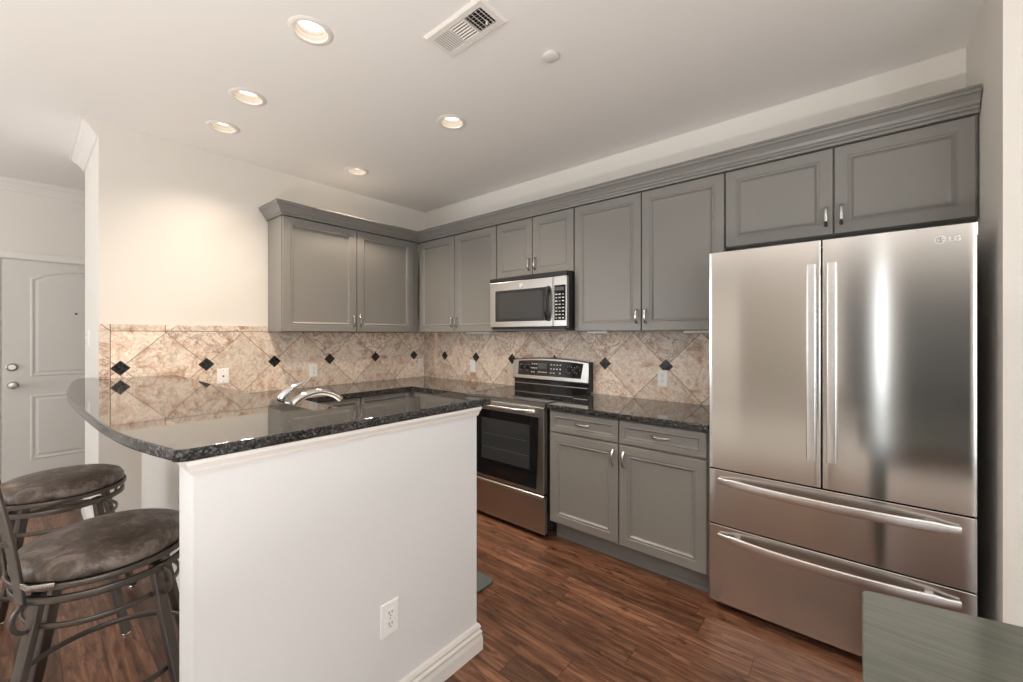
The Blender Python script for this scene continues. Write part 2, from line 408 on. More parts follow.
# ------------------------------------------------------------------ room shell
L = 2.584
XW, YW = 4.105, -.661
RX, RY, FX = 7.5, -6.5, -2.0
struct('floor', bx(FX - .1, RX + .1, RY - .1, .1, -.06, 0), M['floor'], 'brown hardwood plank floor')
def ceiling():
    """slab with one round opening per recessed lamp: a grid of cells, those holding a lamp cut round it"""
    bm = BM(); q = .09; x0, x1, y0, y1 = FX - .1, RX + .1, RY - .1, .1
    cells = []; bands = [(y0, -2.16), (-2.16, -1.95), (-1.95, -1.21), (-1.21, -1.01), (-1.01, y1)]
    for c, d in bands:
        on = sorted(p[0] for p in LIGHTS if c < p[1] < d)
        xs = [x0] + [v for x in on for v in (x - q, x + q)] + [x1]
        cells += [(a, b, c, d) for a, b in zip(xs, xs[1:])]
    for a, b, c, d in cells:
            hit = [p for p in LIGHTS if a < p[0] < b and c < p[1] < d]
            if not hit:
                bm.faces.new([bm.verts.new(v) for v in ((a, c, H), (a, d, H), (b, d, H), (b, c, H))]); continue
            px, py = hit[0]; n = 40; ins = []; out = []
            for i in range(n):
                t = 2 * pi * (i + .5) / n; cx, sy = cos(t), sin(t); k = 1e9
                if cx > 1e-9: k = min(k, (b - px) / cx)
                if cx < -1e-9: k = min(k, (a - px) / cx)
                if sy > 1e-9: k = min(k, (d - py) / sy)
                if sy < -1e-9: k = min(k, (c - py) / sy)
                ins.append(bm.verts.new((px + .066 * cx, py + .066 * sy, H))); out.append((px + k * cx, py + k * sy))
            ov = [bm.verts.new((*v, H)) for v in out]
            for i in range(n):
                j = (i + 1) % n; e = [ov[i]]
                if abs(out[i][0] - out[j][0]) > 1e-6 and abs(out[i][1] - out[j][1]) > 1e-6:
                    cxn = a if abs(out[i][0] - a) < 1e-6 or abs(out[j][0] - a) < 1e-6 else b
                    cyn = c if abs(out[i][1] - c) < 1e-6 or abs(out[j][1] - c) < 1e-6 else d
                    e.append(bm.verts.new((cxn, cyn, H)))
                e.append(ov[j]); bm.faces.new([ins[i]] + e + [ins[j]])
    bmesh.ops.remove_doubles(bm, verts=bm.verts, dist=1e-5)
    box(bm, x0, x1, y0, y1, H + .10, H + .14)
    return bm
struct('ceiling', ceiling(), M['ceil'], 'lightly textured off-white ceiling')
struct('wall_left', bx(-.88, 0, -L, 0, 0, H), M['wall'], 'cream wall left of the kitchen corner')
struct('wall_back', bx(-.88, XW, 0, .1, 0, H), M['wall'], 'cream wall behind the range and refrigerator')
struct('wall_right', bx(XW, RX + .1, YW, .1, 0, H), M['wall'], 'wall beside the refrigerator')
struct('wall_foyer', bx(FX - .1, FX, RY, .1, 0, H), M['wall'], 'foyer wall with the entry door')
struct('wall_foyer_end', bx(FX, -.88, 0, .1, 0, H), M['wall'])
M['taupe'] = new_mat('taupe_wall_paint', (.40, .36, .315), .75)
M['added_rug'] = new_mat('cream_bounce_rug', (.74, .71, .66), .95)
M['reflection_drape'] = new_mat('dark_slate_reflection_drape', (.085, .088, .092), .85)
def holed_wall(axis, pos, a0, a1, holes, name):
    """wall slab with rectangular openings; axis 'y' runs along x at y=pos"""
    bm = BM(); cuts = sorted(holes); c = a0
    def put(u0, u1, z0, z1):
        if u1 - u0 < 1e-4: return
        if axis == 'y': box(bm, u0, u1, pos - .1, pos, z0, z1)
        else: box(bm, pos, pos + .1, u0, u1, z0, z1)
    for u0, u1, z0, z1 in cuts:
        put(c, u0, 0, H); put(u0, u1, 0, z0); put(u0, u1, z1, H); c = u1
    put(c, a1, 0, H)
    return struct(name, bm, M['taupe' if axis == 'y' else 'wall'])
WIN = [(-1.5, .8, .5, 2.4), (3.97, 4.19, .38, 2.32), (5.8, 7.2, .5, 2.4)]
holed_wall('y', RY, FX - .1, RX + .1, WIN, 'wall_rear')
holed_wall('x', RX, RY, YW, [(-5.35, -2.65, .45, 2.45)], 'wall_east')
def window(name, axis, pos, u0, u1, z0, z1, cols):
    fr = BM(); w = .05
    def put(bm, a, b, c, d, t0, t1):
        if axis == 'y': box(bm, a, b, pos - t1, pos - t0, c, d)
        else: box(bm, pos + t0, pos + t1, a, b, c, d)
    put(fr, u0, u0 + w, z0, z1, -.012, .08); put(fr, u1 - w, u1, z0, z1, -.012, .08)
    put(fr, u0, u1, z0, z0 + w, -.012, .08); put(fr, u0, u1, z1 - w, z1, -.012, .08)
    for i in range(1, cols):
        c = u0 + (u1 - u0) * i / cols; put(fr, c - .02, c + .02, z0, z1, -.005, .07)
    f = struct(name, fr, M['trim'])
    g = BM(); put(g, u0 + w, u1 - w, z0 + w, z1 - w, .05, .055); obj('pane', g, M['glass'], f)
for i, (a, b, c, d) in enumerate(WIN): window('window_%d' % (i + 1), 'y', RY, a, b, c, d, 2 if b - a > 1 else 1)
window('window_4', 'x', RX, -5.35, -2.65, .45, 2.45, 3)

# baseboards, crown
BASE = [(0, 0), (.020, 0), (.020, .050), (.016, .068), (.018, .080), (.011, .089), (.014, .101), (.009, .112), (0, .116)]
CROWN = [(0, H), (0, H - .098), (.010, H - .095), (.015, H - .083), (.042, H - .043), (.064, H - .022), (.068, H - .010), (.080, H - .007), (.080, H)]
struct('baseboard_wing', molding(BM(), [(2.30, -2.40), (2.30, -2.622), (2.44, -2.622), (2.44, -1.62), (2.30, -1.62)], [(o, z) for o, z in BASE]), M['trim'], 'tall moulded white baseboard round the peninsula end')
struct('baseboard_peninsula', molding(BM(), [(.0, -2.38), (2.28, -2.38)], BASE), M['trim'])
struct('baseboard_left', molding(BM(), [(-.88, -.05), (-.88, -L), (0, -L), (0.0, -2.40)], BASE), M['trim'])
struct('baseboard_foyer', molding(BM(), [(FX, -2.02), (FX, -.02)], [(o, z) for o, z in BASE]), M['trim'])
struct('baseboard_foyer_front', molding(BM(), [(FX, RY), (FX, -3.1)], [(o, z) for o, z in BASE]), M['trim'])
struct('baseboard_right', molding(BM(), [(XW, -.62), (XW, YW), (RX, YW)], BASE), M['trim'])
struct('trim_1', molding(BM(), [(-.88, -.05), (-.88, -L), (0, -L)], CROWN), M['trim'], 'crown moulding at the end of the left wall')
struct('trim_2', molding(BM(), [(FX, RY), (FX, -.02)], CROWN), M['trim'], 'crown moulding above the entry door')

# front door
DY0, DY1, DH = -3.012, -2.10, 2.035
def door_front():
    root = obj('door_1', box(BM(), FX + .004, FX + .03, DY0, DY1, .012, DH), M['door']); root['kind'] = 'structure'
    root['label'] = 'cream two-panel entry door with arched upper panel'
    cy, hw = (DY0 + DY1) / 2 - .012, .285
    def relief(poly):
        bm = BM(); rings = []
        for ins, dep in ((0, .0), (.006, .006), (.015, .007), (.026, .002), (.034, .0015), (.05, .006), (.055, .006)):
            q = offset_poly(poly, ins); rings.append([bm.verts.new((FX + .0295 + dep, y, z)) for y, z in q])
        for a, b in zip(rings, rings[1:]):
            for j in range(len(a)): bm.faces.new((a[j], a[(j + 1) % len(a)], b[(j + 1) % len(a)], b[j]))
        bm.faces.new(rings[-1]); bm.faces.new(rings[0][::-1]); return bm
    arch = [(cy - hw, 1.0), (cy + hw, 1.0), (cy + hw, 1.88)]
    for i in range(1, 14):
        t = i / 14; arch.append((cy + hw - 2 * hw * t, 1.88 + .095 * (1 - (2 * t - 1) ** 2)))
    arch.append((cy - hw, 1.88))
    obj('upper_panel', relief(arch), M['door'], root)
    obj('lower_panel', relief([(cy - hw, .25), (cy + hw, .25), (cy + hw, .835), (cy - hw, .835)]), M['door'], root)
    k = obj('deadbolt', lathe(BM(), [(.0, 0), (.034, 0), (.034, .008), (.026, .014), (.022, .022), (0, .022)], (FX + .03, -2.957, 1.091), 'X'), M['knob'], root, True, label='round nickel deadbolt')
    k = obj('door_knob', lathe(BM(), [(0, 0), (.033, 0), (.033, .006), (.014, .012), (.013, .032), (.027, .042), (.031, .055), (.025, .068), (0, .072)], (FX + .03, -2.952, .932), 'X'), M['knob'], root, True, label='round nickel door knob')
    obj('peephole', lathe(BM(), [(0, 0), (.009, 0), (.009, .004), (.004, .005), (0, .003)], (FX + .036, -2.568, 1.573), 'X', 16), M['slot'], root)
    for z in (1.80, 1.05, .25):
        obj('hinge', bx(FX + .028, FX + .036, DY1 - .004, DY1 + .012, z - .045, z + .045), M['knob'], root)
    return root
door_front()
cas = BM()
CP = [(0, 0), (0, .016), (.012, .022), (.055, .018), (.07, .012), (.07, 0)]
for y0, y1 in ((DY0 - .012, DY0 - .082), (DY1 + .012, DY1 + .082)):
    s = 1 if y1 > y0 else -1
    vs = [[cas.verts.new((FX + d, y0 + s * w, z)) for w, d in CP] for z in (0, DH + .012 + 0)]
    for z_i, ring in enumerate(vs):
        pass
    for j in range(len(CP)): cas.faces.new((vs[0][j], vs[0][(j + 1) % len(CP)], vs[1][(j + 1) % len(CP)], vs[1][j]))
    cas.faces.new(vs[0]); cas.faces.new(vs[1][::-1])
vs = [[cas.verts.new((FX + d, y, DH + .012 + w)) for w, d in CP] for y in (DY0 - .082, DY1 + .082)]
for j in range(len(CP)): cas.faces.new((vs[0][j], vs[0][(j + 1) % len(CP)], vs[1][(j + 1) % len(CP)], vs[1][j]))
cas.faces.new(vs[0]); cas.faces.new(vs[1][::-1])
struct('trim_3', cas, M['trim'], 'casing round the entry door')

# ------------------------------------------------------------------ peninsula walls
bm = BM()
box(bm, 0, 2.30, -2.38, -2.20, 0, 1.06)
struct('wall_peninsula', bm, M['wall'], 'cream half wall under the raised bar')
struct('wall_peninsula_end', bx(2.30, 2.44, -2.622, -1.62, 0, 1.06), M['wing'], 'white textured end wall of the peninsula')
T = [(0, 1.022), (.005, 1.022), (.006, 1.027), (.008, 1.030), (.009, 1.037), (.013, 1.044), (.016, 1.050), (.016, 1.0602), (0, 1.0602)]
struct('trim_4', molding(BM(), [(2.30, -2.622), (2.44, -2.622), (2.44, -1.62), (2.30, -1.62)], T), M['trim'], 'moulding under the bar top')

# ------------------------------------------------------------------ granite
def arc(cx, cy, r, a0, a1, n=8): return [(cx + r * cos(R(a0 + (a1 - a0) * i / n)), cy + r * sin(R(a0 + (a1 - a0) * i / n))) for i in range(n + 1)]
BZ = 1.092
bar = [(2.17, -1.535), (2.17, -2.195), (.0115, -2.195), (.0115, -2.588), (-.13, -2.588)]
bar += arc(-.118, -2.628, .040, 120, 225, 5)
def quad_pts(pts, n=6):
    out = []
    for i in range(len(pts) - 1):
        p0 = pts[max(i - 1, 0)]; p1 = pts[i]; p2 = pts[i + 1]; p3 = pts[min(i + 2, len(pts) - 1)]
        for k in range(n):
            t = k / n
            out.append(tuple(.5 * ((2 * p1[j]) + (-p0[j] + p2[j]) * t + (2 * p0[j] - 5 * p1[j] + 4 * p2[j] - p3[j]) * t * t + (-p0[j] + 3 * p1[j] - 3 * p2[j] + p3[j]) * t ** 3) for j in range(2)))
    out.append(pts[-1]); return out
bar += quad_pts([(-.09, -2.68), (.12, -2.712), (.65, -2.752), (1.1, -2.762), (1.74, -2.746), (2.10, -2.722), (2.32, -2.687)], 5)
bar += arc(2.430, -2.636, .028, 255, 360, 5)
bar += arc(2.438, -1.555, .02, 0, 90, 4)
bar = bar[::-1]
tag(obj('raised_countertop', prism(BM(), bar, BZ - .0315, BZ), M['granite'], smooth=True, bevel=.006, seg=3), 'raised black granite bar top with a curved outer edge on the peninsula', 'countertop')
sink_hole = (1.42, 1.96, -2.01, -1.68)
PY = -1.612
bm = BM()
def slab(bm, x0, x1, y0, y1): box(bm, x0, x1, y0, y1, .880, .914)
for a in ((.011, 1.356, -.65, -.011), (.011, .65, PY, -.65), (.011, sink_hole[0], -2.197, PY), (sink_hole[1], 2.298, -2.197, PY),
          (sink_hole[0], sink_hole[1], -2.197, sink_hole[2]), (sink_hole[0], sink_hole[1], sink_hole[3], PY)): slab(bm, *a)
tag(obj('granite_countertop', bm, M['granite']), 'dark granite countertop wrapping the corner below the left wall cabinets', 'countertop')
tag(obj('granite_countertop', bx(2.123, 3.128, -.65, -.011, .880, .914), M['granite'], bevel=.005), 'short dark granite countertop between the range and the refrigerator', 'countertop')

# sink and faucet
s = thing('kitchen_sink', 'undermount steel kitchen sink let into the lower peninsula counter', 'sink', (1.69, -1.845, .72))
bm = BM(); x0, x1, y0, y1 = -.268, .268, -.163, .163
for t0, t1, z0, z1 in ((0, 0, 0, .012),): box(bm, x0, x1, y0, y1, 0, .008)
box(bm, x0, x0 + .006, y0, y1, .008, .159); box(bm, x1 - .006, x1, y0, y1, .008, .159)
box(bm, x0 + .006, x1 - .006, y0, y0 + .006, .008, .159); box(bm, x0 + .006, x1 - .006, y1 - .006, y1, .008, .159)
obj('basin', bm, M['steel_h'], s)
obj('drain', lathe(BM(), [(0, 0), (.045, 0), (.045, .004), (.03, .003), (0, .001)], (0, 0, .008)), M['chrome'], s, True)

fa = thing('kitchen_faucet', 'chrome single-lever kitchen faucet with low curved spout behind the bar', 'faucet', (1.68, -2.09, .914))
obj('base_plate', lathe(BM(), [(0, 0), (.036, 0), (.036, .006), (.029, .014), (.026, .06), (.026, .135), (.020, .150), (0, .155)], (0, -.012, 0)), M['chrome'], fa, True)
yz = quad_pts([(-.010, .095), (.010, .128), (.040, .154), (.078, .171), (.118, .178), (.158, .176), (.200, .162), (.232, .142), (.245, .128)], 3)
obj('spout', sweep(BM(), [(0, y, z) for y, z in yz], circ(.0160, 14), scales=[1.2 - .28 * i / (len(yz) - 1) for i in range(len(yz))]), M['chrome'], fa, True)
obj('lever', sweep(BM(), [(0, -.040, .150), (0, -.038, .168), (0, -.020, .190), (0, .008, .210), (0, .040, .226), (0, .070, .236)], circ(.015, 12), up=Vector((0, -.6, .8)), scales=[1.15, 1.35, 1.15, .75, .5, .28]), M['chrome'], fa, True, label='chrome lever handle raised behind the spout')
obj('lever_collar', lathe(BM(), [(0, 0), (.0175, 0), (.019, .008), (.017, .022), (0, .024)], (0, -.042, .135)), M['slot'], fa, True, label='black collar under the lever')

# ------------------------------------------------------------------ backsplash
tag(obj('tiled_backsplash', bx(.001, 3.14, -.010, -.0005, .9145, 1.40), M['tile_back']), 'travertine diamond tile backsplash with black insets behind the range', 'backsplash')
bm = BM(); box(bm, .0005, .010, -1.60, -.0105, .9145, 1.40); box(bm, .0005, .010, -L + .002, -1.60, .9145, 1.443)
tag(obj('tiled_backsplash', bm, M['tile_left']), 'travertine diamond tile backsplash with black insets and plain border on left wall', 'backsplash')

# ------------------------------------------------------------------ cabinets
DLOOP = [(0, 0), (0, .019), (.0015, .0205), (.050, .0205), (.053, .0175), (.058, .0175), (.0605, .0205), (.064, .0205), (.072, .011), (.078, .0095)]
SLOOP = [(0, 0), (0, .019), (.0015, .0205), (.026, .0205), (.029, .0175), (.033, .0205), (.036, .0205), (.042, .011), (.046, .0095)]
def pull(parent, x, z, y, vertical=True, half=.045):
    pts = []; sc = []
    for i in range(13):
        t = -1 + 2 * i / 12
        out = .024 * (1 - t * t) ** .5 if abs(t) < 1 else 0
        s_ = t * half
        pts.append((x, y - out - .002, z + s_) if vertical else (x + s_, y - out - .002, z))
        sc.append(1.0 - .25 * (1 - abs(t)) + (.25 if i in (0, 12) else 0))
    bm = sweep(BM(), pts, rrect(.014, .010), up=Vector((0, -1, .01)), scales=sc)
    for e in (-1, 1):
        c = (x, y, z + e * half) if vertical else (x + e * half, y, z)
        lathe(bm, [(.008, 0), (.008, .004), (.005, .007), (0, .007)], c, 'Y', 12)
    return obj('handle', bm, M['nickel'], parent, True)
def cab_door(root, x0, x1, z0, z1, ydoor, hx=None, hz=None, loops=DLOOP, name='door', vertical=True):
    d = obj(name, panel(BM(), x0, x1, z0, z1, loops, ydoor), M['cab'], root)
    if hx is not None: pull(d, hx, hz, ydoor - .0205, vertical)
    return d
ZB, ZT, ZF, ZM = 1.400, 2.300, 1.871, 1.839
def wall_cabinet(label, loc, rz, w, z0, splits, du=.304, group='grey wall cabinets', pad0=0.0, pad1=0.0):
    """local: x along the wall, back at y=0, front towards -y. splits: door edges, pulls meet in the middle"""
    t = thing('wall_cabinet', label, 'cabinet', loc, rz, group)
    yb = -(du - .021)
    bm = BM(); box(bm, 0, w, yb + .0, -.011, z0, 2.305)
    obj('carcass', bm, M['cab'], t)
    g = .0038
    a, b, c = splits
    cab_door(t, a + g, b - g, z0 + .003, ZT, yb - .0003, b - .030, z0 + .095)
    cab_door(t, b + g, c - g, z0 + .003, ZT, yb - .0003, b + .030, z0 + .095)
    return t
# back wall: left pair, over-microwave pair, tall pair, over-refrigerator pair
wall_cabinet('grey two-door wall cabinet in the corner left of the microwave', (.307, 0, 0), 0, 1.054, ZB, (0, .5248, 1.054))
wall_cabinet('short grey two-door wall cabinet directly above the microwave', (1.3635, 0, 0), 0, .760, ZM, (0, .3795, .760))
wall_cabinet('tall grey two-door wall cabinet between microwave and refrigerator', (2.1265, 0, 0), 0, 1.0, ZB, (0, .506, 1.0))
wall_cabinet('grey two-door wall cabinet above the refrigerator', (3.129, 0, 0), 0, .972, ZF, (0, .490, .967))
# left wall cabinet
t = wall_cabinet('grey two-door wall cabinet standing alone on the left wall', (0, -1.600, 0), R(90), 1.294, ZB, (.004, .619, 1.222))
# crown over the cabinets
e = .0
CB = [(-.12, 2.3355), (-.12, 2.318), (0.0, 2.306), (.012, 2.306), (.014, 2.318), (.022, 2.322), (.024, 2.332), (.030, 2.336), (.036, 2.350), (.052, 2.372), (.060, 2.376), (.061, 2.388), (.068, 2.392), (.068, 2.400), (-.12, 2.400)]
CB = [(-.06, 2.306), (.0, 2.306)] + CB[3:-1] + [(-.06, 2.400)]
fr = .305
bm = molding(BM(), [(0.008, -1.601), (fr, -1.601), (fr, -fr), (4.100, -fr)], CB)
tag(obj('cabinet_crown_molding', bm, M['cab']), 'grey stepped crown molding running along the tops of the wall cabinets', 'molding')

# base cabinets (right of range)
def base_cabinet(label, loc, rz, w, splits, zc=.8795, group='grey base cabinets', depth=.609):
    t = thing('base_cabinet', label, 'cabinet', loc, rz, group)
    yb = -depth
    bm = BM(); box(bm, 0, w, yb, -.011, .125, zc)
    obj('carcass', bm, M['cab'], t)
    obj('toe_kick', bx(.006, w - .004, yb + .074, yb + .089, 0, .125), M['cab'], t)
    g = .0042
    n = len(splits) - 1
    for i in range(n):
        a, b = splits[i] + g, splits[i + 1] - g
        cab_door(t, a, b, .737, .868, yb - .0003, (a + b) / 2, .806, SLOOP, 'drawer', False)
        hx = b - .030 if i % 2 == 0 else a + .030
        cab_door(t, a, b, .138, .724, yb - .0003, hx, .640)
    return t
base_cabinet('grey base cabinet with two drawers and two doors between range and refrigerator', (2.124, 0, 0), 0, 1.0, (.012, .506, .996))
t = base_cabinet('grey base cabinet in the corner left of the range', (.6335, 0, 0), 0, .722, (.028, .374, .72))
obj('corner_post', bx(-.0245, -.0005, -.6325, -.55, .125, .8795), M['cab'], t)
base_cabinet('grey base cabinet under the left wall counter', (0, -1.60, 0), R(90), .967, (.0, .47, .94))
base_cabinet('grey sink base cabinet on the kitchen side of the peninsula', (2.296, -2.20, 0), R(180), 1.63, (.0, .51, 1.05, 1.60), .70, depth=.545)
struct('trim_5', bx(2.135, 3.13, -.541, -.5355, 0, .026), M['cab'])

# ------------------------------------------------------------------ range
rg = thing('electric_range', 'stainless freestanding electric range with black glass cooktop and oven door', 'range', (1.361, 0, 0))
W = .758
obj('body', bx(.004, W - .004, -.625, -.03, .05, .885), M['blackplastic'], rg)
ck = obj('cooktop', bx(.0, W, -.655, -.075, .893, .9185), M['blackglass'], rg, bevel=.003)
obj('cooktop_trim', box(bx(-.001, W + .001, -.660, -.6545, .890, .9165), -.002, .002, -.655, -.075, .915, .9205), M['steel_h'], rg)
for cx, cy, r in ((.19, -.50, .105), (.57, -.50, .085), (.19, -.23, .08), (.57, -.23, .105)):
    for q in (r, r * .62):
        obj('burner_ring', lathe(BM(), [(q - .0012, 0), (q, .0002), (q + .0012, 0)], (cx, cy, .9186), seg=40, cap=False), M['lcd'], rg)
# backguard: black riser, stainless hood, control glass
obj('riser', bx(.012, W - .012, -.075, -.03, .905, 1.0), M['blackglass'], rg)
obj('riser_rail', bx(.012, W - .012, -.080, -.075, .955, .960), M['steel_h'], rg)
bg = BM(); rr = []
prof = []
nx = 14
for i in range(nx + 1):
    x = (W) * i / nx; top = 1.160 + .022 * (1 - (2 * i / nx - 1) ** 2)
    rr.append([bg.verts.new((x, y, z)) for y, z in ((-.02, .995), (-.085, .995), (-.090, 1.003), (-.072, top - .008), (-.064, top), (-.02, top))])
for a, b in zip(rr, rr[1:]):
    for j in range(6): bg.faces.new((a[j], a[(j + 1) % 6], b[(j + 1) % 6], b[j]))
bg.faces.new(rr[0][::-1]); bg.faces.new(rr[-1])
back = obj('backguard', bg, M['steel_h'], rg, True)
obj('side_cap', bx(W - .0005, W + .006, -.08, -.02, .93, 1.16), M['blackplastic'], rg)
def on_guard(x, z, lift=.0):      # point on the sloping front of the backguard
    t = (z - 1.003) / (1.160 - 1.003); return Vector((x, -.090 + .018 * t - lift, z))
cp = BM(); rr = []
for i in range(nx + 1):
    f = i / nx; x = .060 + (.708 - .060) * f; xb = .062 + (.692 - .062) * f
    top = 1.143 + .018 * (1 - (2 * x / W - 1) ** 2)
    ring = []
    for xx, z, l in ((xb, 1.030, -.004), (xb, 1.030, .0022), (x, top, .0022), (x, top, -.004)): ring.append(cp.verts.new(on_guard(xx, z, l)))
    rr.append(ring)
for a, b in zip(rr, rr[1:]):
    for j in range(4): cp.faces.new((a[j], a[(j + 1) % 4], b[(j + 1) % 4], b[j]))
cp.faces.new(rr[0][::-1]); cp.faces.new(rr[-1])
obj('control_panel', cp, M['blackglass'], rg, True)
def guard_rect(bm, x0, x1, z0, z1, l=.003):
    vs = [bm.verts.new(on_guard(x, z, q)) for q in (l - .0015, l) for x, z in ((x0, z0), (x1, z0), (x1, z1), (x0, z1))]
    for f in ((3, 2, 1, 0), (4, 5, 6, 7), (0, 1, 5, 4), (1, 2, 6, 5), (2, 3, 7, 6), (3, 0, 4, 7)): bm.faces.new([vs[i] for i in f])
lc = BM(); guard_rect(lc, .275, .365, 1.090, 1.135); obj('display', lc, M['lcd'], rg)
lg = BM(); rnd = random.Random(4)
for x in [.205 + .022 * i for i in range(3)] + [.40 + .030 * i for i in range(4)]:
    for z in (1.054, 1.088, 1.122):
        if rnd.random() < .88: guard_rect(lg, x, x + .014, z, z + .010)
for i in range(7): guard_rect(lg, .275 + .014 * i, .284 + .014 * i, 1.056, 1.066)
for x in (.100, .165, .585, .652):
    for k in range(7):
        a = 2 * pi * k / 8; guard_rect(lg, x + .027 * cos(a) - .0025, x + .027 * cos(a) + .0025, 1.096 + .027 * sin(a) - .0025, 1.096 + .027 * sin(a) + .0025)
obj('control_legends', lg, M['print'], rg)['kind'] = 'stuff'
for x in (.100, .165, .585, .652):
    kb = lathe(BM(), [(0, -.004), (.021, -.004), (.020, .010), (.016, .016), (0, .017)], tuple(on_guard(x, 1.096, .002)), 'Y', 20)
    box(kb, x - .0035, x + .0035, on_guard(x, 1.096).y - .024, on_guard(x, 1.096).y - .015, 1.096 - .015, 1.096 + .015)
    obj('knob', kb, M['blackplastic'], rg, True)
# oven door
dr = obj('oven_door', bx(.004, W - .004, -.668, -.626, .310, .888), M['steel_h'], rg, bevel=.004)
gl = BM()
pts = [(.056, .335), (.692, .335), (.708, .60), (.714, .822), (.034, .822), (.038, .60)]
a = [gl.verts.new((x, -.669, z)) for x, z in pts]; b = [gl.verts.new((x, -.6725, z)) for x, z in pts]
gl.faces.new(a); gl.faces.new(b[::-1])
for i in range(6): gl.faces.new((a[i], a[(i + 1) % 6], b[(i + 1) % 6], b[i]))
obj('door_glass', gl, M['blackglass'], dr)
ow = panel(BM(), .185, .640, .458, .760, [(0, 0), (0, .0012), (.003, .0012), (.003, .0006)], -.6723); obj('oven_window', ow, M['ovenwin'], dr)
rk = BM()
for z in (.545, .645): box(rk, .195, .630, -.6733, -.6729, z, z + .003)
obj('oven_rack', rk, M['lcd'], dr)
hp = []
for i in range(15):
    t = -1 + 2 * i / 14; hp.append((.379 + .300 * t, -.668 - .052 * (1 - t ** 4) ** .6 - .003, .856))
obj('handle', sweep(BM(), hp, rrect(.016, .030, .007), scales=[1] * 15), M['steel_hd'], dr, True, label='broad bowed stainless oven handle')
dw = obj('storage_drawer', bx(.004, W - .004, -.655, -.626, .036, .280), M['steel_h'], rg, bevel=.004)
obj('drawer_lip', sweep(BM(), [(.004, -.655, .288), (W - .004, -.655, .288)], rrect(.034, .024, .010)), M['steel_hd'], dw, True)
for x in (.05, W - .05):
    for y in (-.59, -.10):
        obj('foot', lathe(BM(), [(0, 0), (.018, 0), (.018, .012), (.008, .016), (.008, .052), (0, .052)], (x, y, 0), seg=14), M['blackplastic'], rg, True)

# ------------------------------------------------------------------ microwave
mw = thing('microwave_oven', 'stainless over-the-range microwave mounted above the range', 'microwave', (1.366, 0, 1.395))
W, Hm = .756, .438
obj('body', bx(0, W, -.365, -.012, .025, .4425), M['blackplastic'], mw, bevel=.003)
obj('vent_grille', bx(.0, W, -.392, -.366, .404, .4425), M['blackplastic'], mw, bevel=.006)
obj('underside', bx(.02, W - .02, -.38, -.02, .012, .0245), M['fridgeside'], mw)
dd = obj('door', bx(.002, .634, -.393, -.366, .040, .405), M['steel_h'], mw, bevel=.004)
obj('window_surround', bx(.066, .604, -.3955, -.3935, .085, .335), M['blackglass'], dd, bevel=.001)
obj('door_window', panel(BM(), .100, .545, .107, .313, [(0, 0), (0, .0012), (.002, .0012)], -.3953), M['ovenwin'], dd)
obj('badge', lathe(BM(), [(0, 0), (.021, 0), (.019, .003), (0, .003)], (.335, -.393, .365), 'Y', 24), M['steel_hd'], dd, True).scale = (1, 1, 1)
hp = []
for i in range(13):
    t = -1 + 2 * i / 12; hp.append((.596, -.394 - .042 * (1 - t * t) ** .6, .210 + .125 * t))
obj('handle', sweep(BM(), hp, rrect(.028, .013, .005), up=Vector((0, -1, .01))), M['blackplastic'], dd, True, label='black bowed door handle')
pn = obj('control_panel', bx(.636, W - .001, -.393, -.366, .040, .405), M['steel_h'], mw, bevel=.004)
obj('keypad', bx(.648, .744, -.3950, -.3932, .085, .340), M['blackglass'], pn)
kp = BM(); rnd = random.Random(2)
box(kp, .656, .734, -.3958, -.3950, .300, .326)
obj('display', kp, M['lcd'], pn)
kp = BM()
for r_ in range(8):
    for c_ in range(3):
        x = .654 + .029 * c_; z = .098 + .0245 * r_
        s_ = .010 if (r_ + c_) % 3 else .007
        box(kp, x + (.024 - s_ * 1.9) / 2, x + (.024 + s_ * 1.9) / 2, -.3956, -.3950, z, z + s_ * .8)
obj('key_legends', kp, M['print'], pn)

# ------------------------------------------------------------------ refrigerator
fz = thing('refrigerator', 'stainless french-door refrigerator with two bottom drawers', 'refrigerator', (3.142, 0, 0))
W = .900; YF = -.662
obj('cabinet_body', bx(.004, W - .004, -.585, -.03, .03, 1.762), M['fridgeside'], fz)
def curved_front(x0, x1, z0, z1, depth=.070, bow=.0055, er=.0035, n=22):
    """door front bowed a little and rolled at its upright edges; facing -y"""
    bm = BM(); rings = []
    w = x1 - x0
    cols = []
    xs = [x0 + er * (1 - cos(pi / 2 * k / 5)) for k in range(5)] + [x0 + er + (w - 2 * er) * k / n for k in range(n + 1)] + [x1 - er * (1 - cos(pi / 2 * k / 5)) for k in range(4, -1, -1)]
    for x in xs:
        g_ = (x - W / 2) / (W / 2)
        y = YF - bow * 1.0 * (1 - g_ * g_)
        u = min(x - x0, x1 - x)
        if u < er: y += er - sqrt(max(0, er * er - (er - u) ** 2))
        cols.append((x, y))
    a = [bm.verts.new((x, y, z0)) for x, y in cols] + [bm.verts.new((x1, YF + depth, z0)), bm.verts.new((x0, YF + depth, z0))]
    b = [bm.verts.new((x, y, z1)) for x, y in cols] + [bm.verts.new((x1, YF + depth, z1)), bm.verts.new((x0, YF + depth, z1))]
    k = len(a); bm.faces.new(a[::-1]); bm.faces.new(b)
    for j in range(k): bm.faces.new((a[j], a[(j + 1) % k], b[(j + 1) % k], b[j]))
    return bm
ld = obj('left_door', curved_front(-.006, .4475, .7085, 1.784), M['steel_v'], fz, True, bevel=.002, angle=50)
rd = obj('right_door', curved_front(.4525, W + .003, .7085, 1.784), M['steel_v'], fz, True, bevel=.002, angle=50)
d1 = obj('upper_drawer', curved_front(-.006, W + .003, .4325, .7020), M['steel_v'], fz, True, bevel=.002, angle=50)
d2 = obj('lower_drawer', curved_front(-.006, W + .003, .045, .4260), M['steel_v'], fz, True, bevel=.002, angle=50)
